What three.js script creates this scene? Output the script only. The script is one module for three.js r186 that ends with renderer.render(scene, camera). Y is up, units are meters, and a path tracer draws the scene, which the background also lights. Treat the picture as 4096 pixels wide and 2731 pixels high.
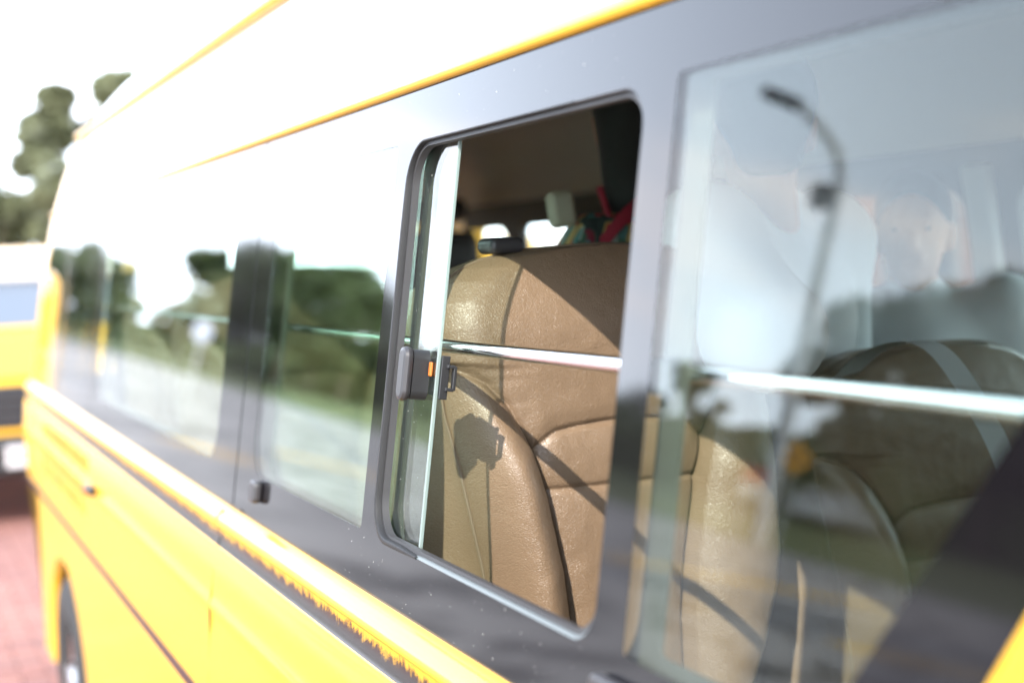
import * as THREE from 'three';
import { mergeGeometries, mergeVertices } from 'three/addons/utils/BufferGeometryUtils.js';
import { MarchingCubes } from 'three/addons/objects/MarchingCubes.js';
import { RoundedBoxGeometry } from 'three/addons/geometries/RoundedBoxGeometry.js';
import { createNoise2D } from 'simplex-noise';

// ---------- camera, sky, sun, exposure ----------
const scene = new THREE.Scene();
const camera = new THREE.PerspectiveCamera(26.99, 1024 / 682, 0.05, 3000);
camera.filmGauge = 36;
camera.position.set(0, 1.5752, 0.53626);
camera.up.set(-0.03878845, 0.99749343, -0.05918041);
camera.lookAt(-0.9116681, 1.5752 - 0.05957345, 0.53626 - 0.40658613);
camera.focus = 1.66;
camera.userData.fStop = 2.4;

function rng(seed) { return () => { seed = (seed + 0x6d2b79f5) | 0; let t = Math.imul(seed ^ (seed >>> 15), 1 | seed); t = (t + Math.imul(t ^ (t >>> 7), 61 | t)) ^ t; return ((t ^ (t >>> 14)) >>> 0) / 4294967296; }; }
const noise = createNoise2D(rng(7));
const fbm = (x, y, n = 4) => { let s = 0, a = 0.5; for (let i = 0; i < n; i++) { s += a * noise(x, y); x = x * 2.03 + 11.3; y = y * 2.03 - 4.7; a *= 0.5; } return s; };
const lerp = THREE.MathUtils.lerp, clamp = THREE.MathUtils.clamp, smooth = THREE.MathUtils.smoothstep;

{ // hazy tropical sky: pale at the horizon, bluer and dimmer overhead, thin streaky cloud
  const W = 1024, H = 512, d = new Float32Array(W * H * 4);
  for (let r = 0; r < H; r++) for (let c = 0; c < W; c++) {
    const el = ((r + 0.5) / H - 0.5) * Math.PI, az = ((c + 0.5) / W) * 2 * Math.PI;
    const s = Math.max(0, Math.sin(el)), k = Math.exp(-s * 2.4);
    const base = [lerp(0.58, 2.16, k), lerp(0.76, 2.38, k), lerp(1.08, 2.70, k)];
    const px = Math.cos(az) * Math.cos(el) / (s + 0.12), py = Math.sin(az) * Math.cos(el) / (s + 0.12);
    const cl = smooth(fbm(px * 1.1, py * 0.8, 5) + 0.12, 0, 0.55) * 0.6 * smooth(s, 0.02, 0.12);
    const o = (r * W + c) * 4;
    for (let i = 0; i < 3; i++) d[o + i] = lerp(base[i], [2.42, 2.36, 2.48][i] * lerp(0.72, 1, k), cl);
    d[o + 3] = 1;
  }
  const t = new THREE.DataTexture(d, W, H, THREE.RGBAFormat, THREE.FloatType);
  t.mapping = THREE.EquirectangularReflectionMapping; t.magFilter = THREE.LinearFilter; t.needsUpdate = true;
  scene.background = t; scene.environment = t;
}
const SUN = new THREE.Vector3(1.0, 0.96, 1.0).normalize();
const sun = new THREE.DirectionalLight(new THREE.Color(1, 0.93, 0.82), 3.2);
sun.position.copy(SUN).multiplyScalar(60); sun.target.position.set(-2.5, 0, 0);
sun.castShadow = true; sun.shadow.mapSize.set(4096, 4096); sun.shadow.radius = 1;
Object.assign(sun.shadow.camera, { left: -60, right: 60, top: 60, bottom: -60, near: 1, far: 200 });
scene.add(sun, sun.target);
const renderer = new THREE.WebGLRenderer({ antialias: true });
renderer.setSize(1024, 682);
renderer.toneMapping = THREE.LinearToneMapping;
renderer.toneMappingExposure = 3.0;
renderer.shadowMap.enabled = true;

// ---------- materials ----------
const C = (r, g, b) => new THREE.Color().setRGB(r, g, b);
const phys = (r, g, b, o = {}) => new THREE.MeshPhysicalMaterial({ color: C(r, g, b), ...o });
const std = (r, g, b, rough = 0.7, o = {}) => new THREE.MeshStandardMaterial({ color: C(r, g, b), roughness: rough, ...o });
function dataTex(n, fn, srgb = false, rep = 1) {
  const d = new Uint8Array(n * n * 4);
  for (let y = 0; y < n; y++) for (let x = 0; x < n; x++) { const v = fn(x / n, y / n), o = (y * n + x) * 4; for (let i = 0; i < 3; i++) d[o + i] = clamp(Math.round((Array.isArray(v) ? v[i] : v) * 255), 0, 255); d[o + 3] = 255; }
  const t = new THREE.DataTexture(d, n, n); t.wrapS = t.wrapT = THREE.RepeatWrapping; t.magFilter = THREE.LinearFilter; t.minFilter = THREE.LinearMipmapLinearFilter; t.generateMipmaps = true;
  if (srgb) t.colorSpace = THREE.SRGBColorSpace; t.repeat.set(rep, rep); t.needsUpdate = true; return t;
}
function cells(n, seed) { const r = rng(seed), p = []; for (let i = 0; i < n * n; i++) p.push([r(), r()]); return (u, v) => { const x = u * n, y = v * n, ix = Math.floor(x), iy = Math.floor(y); let a = 9, b = 9; for (let j = -1; j < 2; j++) for (let i = -1; i < 2; i++) { const cx = ix + i, cy = iy + j, q = p[((cy % n + n) % n) * n + (cx % n + n) % n], dd = Math.hypot(cx + q[0] - x, cy + q[1] - y); if (dd < a) { b = a; a = dd; } else if (dd < b) b = dd; } return b - a; }; }
const tnoise = (u, v, f, s = 0) => { const a = u * 2 * Math.PI, b = v * 2 * Math.PI; return 0.5 * (noise(Math.cos(a) * f + s, Math.sin(a) * f + Math.cos(b) * f) + noise(Math.sin(a) * f - s, Math.sin(b) * f + Math.cos(a) * f * 0.5)); };
const cA = cells(60, 3), cB = cells(24, 9);
const leatherBump = dataTex(1024, (u, v) => {
  const wu = u + 0.006 * tnoise(u, v, 5, 3), wv = v + 0.006 * tnoise(u, v, 5, 8);
  const a = smooth(cA(wu, wv), 0, 0.34), b = smooth(cB(wu, wv), 0, 0.2);
  return 0.25 + 0.42 * a + 0.22 * b + 0.10 * tnoise(u, v, 3, 1);
});
const paintGrain = dataTex(256, (u, v) => 0.5 + 0.25 * tnoise(u, v, 6, 2) + 0.15 * tnoise(u, v, 17, 5));

const toS = (c) => (c <= 0.0031308 ? c * 12.92 : 1.055 * Math.pow(c, 1 / 2.4) - 0.055);
const reflectEdge = dataTex(1024, (u, v) => { // black stripe with a streaky yellow reflection painted into its upper edge
  const e = 0.76 + 0.16 * tnoise(u, 0.3, 4, 2) + 0.20 * tnoise(u, v * 0.03, 14, 5) + 0.12 * tnoise(u, v * 0.04, 42, 8), k = smooth(v, e - 0.26, e + 0.22) * (0.9 + 0.1 * tnoise(u, v, 40, 3)) * smooth(v, 0.02, 0.2);
  return [0.016, 0.011, 0.011].map((d, i) => toS(lerp(d, [0.74, 0.40, 0.018][i], clamp(k, 0, 1))));
}, true);

const M = {
  yellow: phys(0.74, 0.39, 0.016, { roughness: 0.45, specularIntensity: 0.5, clearcoat: 0.6, clearcoatRoughness: 0.08 }),
  whitePaint: phys(0.78, 0.77, 0.74, { roughness: 0.4, clearcoat: 1, clearcoatRoughness: 0.06 }),
  frit: phys(0.0055, 0.0045, 0.0055, { roughness: 0.06, ior: 1.52 }),
  stripe: phys(0.016, 0.011, 0.011, { roughness: 0.2 }),
  reflectStripe: phys(1, 1, 1, { roughness: 0.24, map: reflectEdge }),
  glass: phys(0.90, 0.955, 0.925, { specularIntensity: 0.74, roughness: 0, transmission: 1, thickness: 0, ior: 1.5 }),
  greenGlass: phys(0.88, 0.95, 0.90, { specularIntensity: 1, roughness: 0, transmission: 1, thickness: 0, ior: 1.5 }),
  darkGlass: phys(0.30, 0.31, 0.31, { roughness: 0, transmission: 1, thickness: 0, ior: 1.5 }),
  paleEdge: phys(0.10, 0.115, 0.115, { roughness: 0.45 }),
  glassEdge: phys(0.55, 0.64, 0.61, { roughness: 0.4, transmission: 0.75, thickness: 0 }),
  seal: std(0.035, 0.034, 0.036, 0.55),
  sealSpeck: phys(0.018, 0.018, 0.019, { roughness: 0.6, specularIntensity: 0.6, bumpMap: paintGrain, bumpScale: 0.0004 }),
  blackPlastic: std(0.018, 0.018, 0.019, 0.42),
  greyPlastic: std(0.03, 0.028, 0.03, 0.4),
  amber: std(0.45, 0.13, 0.02, 0.5),
  chrome: phys(0.92, 0.92, 0.92, { metalness: 1, roughness: 0.07 }),
  leather: phys(0.172, 0.116, 0.073, { roughness: 0.36, specularIntensity: 1, bumpMap: leatherBump, bumpScale: 0.00055 }),
  piping: std(0.17, 0.125, 0.085, 0.5),
  headliner: std(0.45, 0.39, 0.31, 0.95),
  trim: std(0.07, 0.065, 0.058, 0.8),
  paleTrim: std(0.55, 0.55, 0.53, 0.6),
  floor: std(0.05, 0.048, 0.045, 0.85),
  tyre: std(0.022, 0.022, 0.022, 0.85),
  rim: phys(0.6, 0.6, 0.61, { metalness: 1, roughness: 0.28 }),
  black: std(0.008, 0.008, 0.008, 0.7),
  darkSeat: std(0.02, 0.018, 0.016, 0.7),
  webbing: std(0.38, 0.39, 0.39, 0.8),
};

// ---------- helpers ----------
const used = {};
const numbered = (n) => { used[n] = (used[n] ?? -1) + 1; return used[n] ? `${n}_${String(used[n]).padStart(3, '0')}` : n; };
function shadows(o) { o.traverse((m) => { if (m.isMesh) { m.castShadow = true; m.receiveShadow = true; } }); }
function thing(name, label, category, pos = [0, 0, 0], group) { const g = new THREE.Group(); g.name = numbered(name); g.position.set(...pos); g.userData = { label, category }; if (group) g.userData.group = group; scene.add(g); return g; }
function part(parent, name, geo, mat, label) { const m = new THREE.Mesh(geo, mat); m.name = name; if (label) m.userData.label = label; parent.add(m); return m; }
function single(name, geo, mat, label, category, pos = [0, 0, 0], group) { const m = new THREE.Mesh(geo, mat); m.name = numbered(name); m.position.set(...pos); m.userData = { label, category }; if (group) m.userData.group = group; scene.add(m); return m; }
function struct(name, geo, mat) { const m = new THREE.Mesh(geo, mat); m.name = numbered(name); m.userData = { kind: 'structure' }; scene.add(m); return m; }
function dup(o, label, pos, ry) { const c = o.clone(); c.name = numbered(o.name.replace(/_\d{3}$/, '')); c.userData = { ...o.userData, label }; c.position.set(...pos); if (ry !== undefined) c.rotation.y = ry; scene.add(c); return c; }
const box = (w, h, d, x = 0, y = 0, z = 0) => new THREE.BoxGeometry(w, h, d).translate(x, y, z);
const rbox = (w, h, d, r, x = 0, y = 0, z = 0, seg = 3) => new RoundedBoxGeometry(w, h, d, seg, r).translate(x, y, z);
const v3 = (a) => new THREE.Vector3(...a);
function tube(pts, r, seg = 60, rad = 8, closed = false) { return new THREE.TubeGeometry(new THREE.CatmullRomCurve3(pts.map(v3), closed), seg, r, rad, closed); }
function bar(a, b, r, r2 = r, rad = 10) { const A = v3(a), B = v3(b), g = new THREE.CylinderGeometry(r2, r, A.distanceTo(B), rad); const q = new THREE.Quaternion().setFromUnitVectors(new THREE.Vector3(0, 1, 0), B.clone().sub(A).normalize()); return g.applyQuaternion(q).translate((A.x + B.x) / 2, (A.y + B.y) / 2, (A.z + B.z) / 2); }
function merge(list) { return mergeGeometries(list.map((g) => { const h = g.index ? g.toNonIndexed() : g; for (const k of Object.keys(h.attributes)) if (!['position', 'normal', 'uv'].includes(k)) h.deleteAttribute(k); return h; })); }
function gridGeo(nu, nv, fn, uvfn) { // fn(i,j) -> [x,y,z]
  const p = [], uv = [], id = [];
  for (let j = 0; j <= nv; j++) for (let i = 0; i <= nu; i++) { p.push(...fn(i, j)); uv.push(...(uvfn ? uvfn(i, j) : [i / nu, j / nv])); }
  for (let j = 0; j < nv; j++) for (let i = 0; i < nu; i++) { const a = j * (nu + 1) + i, b = a + 1, c = a + nu + 1, d = c + 1; id.push(a, b, d, a, d, c); }
  const g = new THREE.BufferGeometry(); g.setAttribute('position', new THREE.Float32BufferAttribute(p, 3)); g.setAttribute('uv', new THREE.Float32BufferAttribute(uv, 2)); g.setIndex(id); g.computeVertexNormals(); return g;
}
function roundRect(path, x0, y0, x1, y1, r) { // r: [bl, br, tr, tl]
  const [a, b, c, d] = Array.isArray(r) ? r : [r, r, r, r];
  path.moveTo(x0 + a, y0); path.lineTo(x1 - b, y0); path.absarc(x1 - b, y0 + b, b, -Math.PI / 2, 0, false); path.lineTo(x1, y1 - c); path.absarc(x1 - c, y1 - c, c, 0, Math.PI / 2, false);
  path.lineTo(x0 + d, y1); path.absarc(x0 + d, y1 - d, d, Math.PI / 2, Math.PI, false); path.lineTo(x0, y0 + a); path.absarc(x0 + a, y0 + a, a, Math.PI, Math.PI * 1.5, false); return path;
}
const rr = (x0, y0, x1, y1, r) => roundRect(new THREE.Shape(), x0, y0, x1, y1, r);
const rh = (x0, y0, x1, y1, r) => roundRect(new THREE.Path(), x0, y0, x1, y1, r);

// ================= THE YELLOW VAN =================
const TILT = THREE.MathUtils.degToRad(8.5), Y0 = 1.28, ZC = -0.83;
const VB = [-3, 0, ZC];                                   // the van's base
const van = thing('passenger_van', 'long yellow passenger van with black glazed window band and one open sliding window', 'van', VB);
const toVan = (g) => g.translate(-VB[0], -VB[1], -VB[2]);
const SIDE = new THREE.Matrix4().makeRotationX(-TILT).setPosition(0, Y0, 0);
const FARSIDE = new THREE.Matrix4().makeTranslation(0, 0, 2 * ZC).multiply(new THREE.Matrix4().makeScale(1, 1, -1)).multiply(SIDE);
const side = (g) => toVan(g.applyMatrix4(SIDE));
function flip(g) { const h = g.index ? g.toNonIndexed() : g, p = h.attributes.position.array, n = h.attributes.normal.array, u = h.attributes.uv?.array; for (const [a, k] of [[p, 3], [n, 3], [u, 2]]) if (a) for (let t = 0; t < a.length; t += 3 * k) for (let i = 0; i < k; i++) { const w = a[t + i]; a[t + i] = a[t + 2 * k + i]; a[t + 2 * k + i] = w; } return h; }
const farside = (g) => { const h = g.index ? g.toNonIndexed() : g; h.applyMatrix4(FARSIDE); return toVan(flip(h)); };
const pl = (shape, d0, d1, bevel = 0) => { const g = new THREE.ExtrudeGeometry(shape, bevel ? { depth: d1 - d0 - 2 * bevel, bevelEnabled: true, bevelThickness: bevel, bevelSize: bevel, bevelOffset: -bevel, bevelSegments: 2, curveSegments: 14 } : { depth: d1 - d0, bevelEnabled: false, curveSegments: 14 }); return g.translate(0, 0, d0 + bevel); };

const H0 = -0.105, H1 = 0.511;
// ---- window band of black-edged glass, one panel per window unit ----
const OPEN = [-1.626, -0.036, -1.05, 0.441, [0.05, 0.04, 0.04, 0.05]];
function bandPanel(outline, holes, mat = M.frit) { const s = new THREE.Shape(outline.map((p) => new THREE.Vector2(...p))); s.holes.push(...holes); return pl(s, -0.0003, 0); }
const w2 = [-2.232, -0.034, -1.672, 0.442, [0.06, 0.008, 0.008, 0.07]];
const w1 = [-4.0, -0.045, -2.497, 0.441, [0.06, 0.06, 0.07, 0.05]];
const w0 = [-4.77, -0.045, -4.16, 0.441, [0.06, 0.05, 0.05, 0.05]];
const wd = [-5.36, -0.03, -4.93, 0.44, [0.05, 0.05, 0.04, 0.2]];
const w3pts = [[-0.998, -0.030], [-0.748, -0.030], [-0.42, 0.443], [-0.998, 0.443]];
const w3 = () => { const p = new THREE.Path(); p.moveTo(-0.99, -0.03); p.lineTo(-0.752, -0.03); p.lineTo(-0.746, -0.026); p.lineTo(-0.424, 0.437); p.lineTo(-0.43, 0.443); p.lineTo(-0.99, 0.443); p.quadraticCurveTo(-0.998, 0.443, -0.998, 0.435); p.lineTo(-0.998, -0.022); p.quadraticCurveTo(-0.998, -0.03, -0.99, -0.03); return p; };
const frame2 = part(van, 'sliding_window_frame', side(bandPanel([[-2.330, H0], [-0.683, H0], [-0.336, H1], [-2.330, H1]], [rh(...w2), rh(...OPEN), w3()])), M.frit, 'glossy black glass border around the open sliding window and the rear window');
const frame3 = frame2;
const frame1 = part(van, 'side_window_frame', side(bandPanel([[-4.075, H0], [-2.337, H0], [-2.337, H1], [-4.075, H1]], [rh(...w1)])), M.frit);
const frame0 = part(van, 'side_window_frame', side(bandPanel([[-4.85, H0], [-4.082, H0], [-4.082, H1], [-4.85, H1]], [rh(...w0)])), M.frit);
const frameD = part(van, 'front_door_window_frame', side(bandPanel([[-5.50, H0], [-4.872, H0], [-4.872, H1], [-5.33, H1], [-5.42, 0.44], [-5.49, 0.33]], [rh(-5.44, -0.03, -4.93, 0.40, [0.03, 0.04, 0.04, 0.1])])), M.frit);
const pane = (parent, shape, mat, d0 = -0.0046, d1 = -0.0004) => part(parent, 'pane', side(pl(shape, d0, d1)), mat);
const asShape = (p) => new THREE.Shape(p.getPoints(14));
const grow = (w, e = 0.004) => rr(w[0] - e, w[1] - e, w[2] + e, w[3] + e, w[4].map((r) => r + e));
pane(frame2, grow(w2), M.greenGlass); pane(frame1, grow(w1), M.greenGlass); pane(frame0, grow(w0), M.darkGlass);
pane(frameD, grow([-5.44, -0.03, -4.93, 0.40, [0.03, 0.04, 0.04, 0.1]]), M.darkGlass); pane(frame3, new THREE.Shape([[-1.003, -0.035], [-0.748, -0.035], [-0.414, 0.448], [-1.003, 0.448]].map((p) => new THREE.Vector2(...p))), M.glass);
// seals: round the opening, the panel gaps, the front door
{
  const loop = rh(...OPEN).getSpacedPoints(360).slice(0, 360), N = loop.length;
  const sweep = (i0, n, prof, f = () => 1) => gridGeo(n, prof.length - 1, (i, j) => { const k = (i0 + i + N) % N, p = loop[k], q = loop[(k + 1) % N], o = loop[(k - 1 + N) % N], tx = q.x - o.x, ty = q.y - o.y, l = Math.hypot(tx, ty), k2 = f(i / n), g = prof[j][0] * k2, d = prof[j][1] > 0 ? prof[j][1] * k2 : prof[j][1]; return [p.x - (ty / l) * g, p.y + (tx / l) * g, d]; }).scale(1, 1, 1);
  // the loop starts at the lower left and runs along the bottom, up the right side and back along the top
  const dark = [[-0.0022, 0.0002], [-0.0016, 0.0022], [0.0030, 0.0026], [0.0048, 0.0012], [0.0052, -0.0040], [0.0052, -0.005]], pale = [[0.0001, -0.0003], [0.0012, -0.0008], [0.0030, -0.0024], [0.0036, -0.0045], [0.0032, -0.0050]], thin = [[-0.0002, 0.0001], [0.0008, 0.0006], [0.0018, -0.001], [0.0018, -0.005]];
  part(frame2, 'opening_trim', side(sweep(196, 182, dark, (t) => 0.32 + 0.68 * smooth(t, 0.36, 0.52) * (1 - 0.8 * smooth(t, 0.93, 1)))), M.sealSpeck, 'dark speckled trim at the left of the opening');
  part(frame2, 'glass_edge', side(sweep(10, 170, pale, (t) => smooth(t, 0, 0.06) * (1 - smooth(t, 0.95, 1)) + 0.02)), M.paleEdge, 'pale ground glass edge below and right of the opening');
  part(frame2, 'opening_trim', side(sweep(176, 24, thin)), M.seal);
  const s = rr(OPEN[0] - 0.012, OPEN[1] - 0.014, OPEN[2] + 0.02, OPEN[3] + 0.014, 0.05); s.holes.push(rh(OPEN[0] + 0.007, OPEN[1] + 0.008, OPEN[2] - 0.002, OPEN[3] - 0.006, 0.045));
  part(frame2, 'inner_seal', side(pl(s, -0.0140, -0.0052)), M.seal);
  for (const x of [-2.3335, -4.0785]) part(van, 'panel_gap_seal', side(box(0.009, H1 - H0 - 0.01, 0.005, x, (H0 + H1) / 2, -0.0055)), M.seal);
  part(van, 'door_seal', side(box(0.02, H1 - H0 - 0.01, 0.006, -4.861, (H0 + H1) / 2, -0.004)), M.black, 'thick black seal behind the front door');
}
// the sliding pane, pushed back behind the fixed glass
const slider = part(van, 'sliding_pane', side(pl(rr(-2.19, -0.047, -1.5115, 0.451, 0.006), -0.0195, -0.0157)), M.greenGlass, 'sliding glass pane pushed open');
part(slider, 'pane_edge', side(rbox(0.0035, 0.487, 0.0046, 0.0012, -1.5095, 0.2025, -0.0176)), M.glassEdge);
{ // latch on the pane's edge: an oval knob outside, a bracket inside
  const latch = new THREE.Group(); latch.name = 'window_latch'; latch.userData.label = 'black oval latch knob on the sliding pane'; van.add(latch);
  const oval = (w, h) => { const s = new THREE.Shape(); s.absellipse(0, 0, w, h, 0, Math.PI * 2); return s; };
  const rrc = (w, h, r) => rr(-w, -h, w, h, r);
  const LX = -1.535;
  part(latch, 'knob', side(pl(rrc(0.0125, 0.0315, 0.0122), 0, 0.012, 0.005).translate(LX - 0.006, 0.166, 0.0045)), M.greyPlastic);
  part(latch, 'knob_base', side(pl(rrc(0.0115, 0.029, 0.011), 0, 0.0200).translate(LX - 0.006, 0.166, -0.0155)), M.blackPlastic);
  part(latch, 'inner_body', side(rbox(0.022, 0.044, 0.010, 0.002, LX + 0.004, 0.166, -0.0251)), M.blackPlastic);
  part(latch, 'amber_tab', side(rbox(0.007, 0.016, 0.003, 0.001, LX + 0.0125, 0.174, -0.0138)), M.amber);
  part(latch, 'bracket', side(merge([rbox(0.004, 0.050, 0.010, 0.001, LX + 0.0285, 0.166, -0.0251), rbox(0.014, 0.046, 0.004, 0.001, LX + 0.02, 0.166, -0.0268), rbox(0.007, 0.028, 0.004, 0.001, LX + 0.0325, 0.166, -0.0353), rbox(0.007, 0.004, 0.010, 0.001, LX + 0.0325, 0.179, -0.0303), rbox(0.007, 0.004, 0.010, 0.001, LX + 0.0325, 0.153, -0.0303)])), M.blackPlastic);
}
{ // specks of dust on the sliding pane and the glass border
  const r = rng(77), im = new THREE.InstancedMesh(new THREE.IcosahedronGeometry(1, 0), std(0.55, 0.54, 0.5, 0.9), 260), m = new THREE.Matrix4(); im.name = 'dust_specks'; im.userData = { kind: 'stuff' };
  for (let i = 0; i < 260; i++) { const onPane = i < 150, x = onPane ? -1.60 + r() * 0.095 : -1.72 + r() * 0.66, y = onPane ? -0.02 + r() * 0.44 : (r() < 0.7 ? -0.10 + r() * 0.06 : 0.45 + r() * 0.05), k = 0.00012 + 0.00034 * Math.pow(r(), 3); m.makeScale(k * (1 + r()), k * (1 + r()), k * 0.5).setPosition(x, y, onPane ? -0.0156 : 0.0001); im.setMatrixAt(i, m.premultiply(SIDE).premultiply(new THREE.Matrix4().makeTranslation(-VB[0], -VB[1], -VB[2]))); }
  van.add(im);
}
// knobs that fix the glass
for (const [x, y, k] of [[-2.172, -0.056, 1], [-1.003, -0.066, 1.5]]) part(van, 'window_fixing', side(pl(rr(-0.017 * k, -0.017, 0.017 * k, 0.017, 0.008), 0.0005, 0.014, 0.004).translate(x, y, 0)), M.greyPlastic);
// inner lining behind the band
{
  const s = new THREE.Shape([[-5.48, H0], [-0.4, H0], [-0.4, H1], [-5.3, H1]].map((p) => new THREE.Vector2(...p)));
  s.holes.push(rh(-2.24, -0.06, -1.655, 0.452, 0.06), rh(-1.632, -0.06, -1.035, 0.452, 0.06), rh(...w1), rh(...w0), rh(-5.40, -0.03, -4.93, 0.4, 0.04), w3());
  s.holes[1] = rh(-1.629, -0.06, -1.035, 0.452, 0.06);
  part(van, 'inner_lining', side(pl(s, -0.038, -0.034)), M.trim);
  const f = new THREE.Shape([[-5.25, H0], [-0.4, H0], [-0.4, H1], [-5.1, H1]].map((p) => new THREE.Vector2(...p)));
  const fh = [rh(-5.15, 0, -4.75, 0.41, 0.05), rh(-4.62, 0, -3.75, 0.41, 0.05), rh(-3.6, 0, -2.36, 0.41, 0.05), rh(-2.21, 0, -1.1, 0.41, 0.05)];
  f.holes.push(...fh);
  const far = part(van, 'far_side_wall', farside(pl(f, -0.03, 0)), M.trim);
  const inner = new THREE.Shape([[-5.2, H0], [-0.4, H0], [-0.4, H1], [-5.1, H1]].map((p) => new THREE.Vector2(...p)));
  fh.forEach((h, i) => part(far, 'far_pane', farside(pl(asShape(h), -0.018, -0.014)), i === 2 ? M.darkGlass : M.glass));
  part(van, 'pillar_cover', farside(rbox(0.075, 0.52, 0.03, 0.01, -2.29, 0.2, -0.047)), M.paleTrim, 'pale pillar cover on the far wall');
}
// chrome safety rail across the windows
{
  const rail = part(van, 'window_rail', toVan(bar([-5.0, 1.4725, -0.0745], [-0.602, 1.4735, -0.0745], 0.0079, 0.0079, 24)), M.chrome, 'chrome rail running across the side windows');
  for (const x of [-4.9, -2.34, -1.02]) part(rail, 'rail_bracket', toVan(rbox(0.02, 0.03, 0.03, 0.004, x, 1.4725, -0.056)), M.blackPlastic);
}

// ---- body shell: horizontal outlines at a list of heights ----
const XR = -0.28;
function outline(Y, z, xf, R, opt = {}) { // from the rear along the near side, round the front, back along the far side
  const hw = z - ZC, rr_ = Math.min(R, hw * 0.9), P = [], n = 14;
  for (let i = 0; i <= 60; i++) P.push([lerp(XR, xf + rr_, i / 60), hw]);
  for (let i = 1; i <= n; i++) { const a = (i / n) * Math.PI / 2; P.push([xf + rr_ - Math.sin(a) * rr_, hw - rr_ + Math.cos(a) * rr_]); }
  for (let i = 1; i <= 10; i++) P.push([xf, lerp(hw - rr_, -hw + rr_, i / 10)]);
  for (let i = 1; i <= n; i++) { const a = (1 - i / n) * Math.PI / 2; P.push([xf + rr_ - Math.sin(a) * rr_, -hw + rr_ - Math.cos(a) * rr_]); }
  for (let i = 1; i <= 20; i++) P.push([lerp(xf + rr_, XR, i / 20), -hw]);
  return P.map(([x, w]) => [x, Y, ZC + w]);
}
function shell(rows, i0 = 0, i1 = 118, uvf = (x, Y) => [x, Y]) { // rows: [Y, z, xf, R]
  const L = rows.map((r) => outline(...r)), nu = i1 - i0;
  return toVan(gridGeo(nu, L.length - 1, (i, j) => L[j][i0 + i], (i, j) => uvf(L[j][i0 + i][0], L[j][i0 + i][1])));
}
const XFK = [[0.3, -5.34], [0.6, -5.42], [0.85, -5.62], [1.0, -5.76], [1.2, -5.88], [1.4, -5.88], [1.6, -5.84], [1.786, -5.68], [1.9, -5.44], [2.03, -5.22]];
const XF = (Y) => { if (Y <= 0.3) return -5.34; for (let i = 1; i < XFK.length; i++) if (Y <= XFK[i][0]) return lerp(XFK[i - 1][1], XFK[i][1], (Y - XFK[i - 1][0]) / (XFK[i][0] - XFK[i - 1][0])); return -5.22; };
const row = (Y, z, R = 0.25) => [Y, z, XF(Y), R];
const FRONT0 = 60;
part(van, 'belt_moulding', shell([row(1.177, 0.008), row(1.1765, 0.020), row(1.174, 0.030), row(1.169, 0.038), row(1.162, 0.043), row(1.156, 0.0445), row(1.151, 0.043), row(1.149, 0.039)].reverse()), M.yellow, 'rounded yellow moulding under the windows');
part(van, 'body_stripe', shell([row(1.150, 0.0390), row(1.142, 0.0380), row(1.132, 0.0382), row(1.123, 0.0402), row(1.1165, 0.0435)].reverse(), 0, 118, (x, Y) => [x / 0.9, (Y - 1.1165) / 0.0335]), M.reflectStripe, 'black stripe with a yellow reflection painted on its upper edge below the belt moulding');
part(van, 'body_panel', shell([row(1.117, 0.042), row(1.115, 0.0455), row(1.09, 0.050), row(1.06, 0.0545), row(1.035, 0.0575), row(1.024, 0.0615), row(1.016, 0.0625), row(1.008, 0.0605), row(0.995, 0.0605), row(0.96, 0.0645), row(0.92, 0.068), row(0.88, 0.0700), row(0.8605, 0.0705)].reverse()), M.yellow);
part(van, 'lower_stripe', shell([row(0.861, 0.0715), row(0.860, 0.0725), row(0.838, 0.0728), row(0.837, 0.0718)].reverse()), M.stripe);
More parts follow.
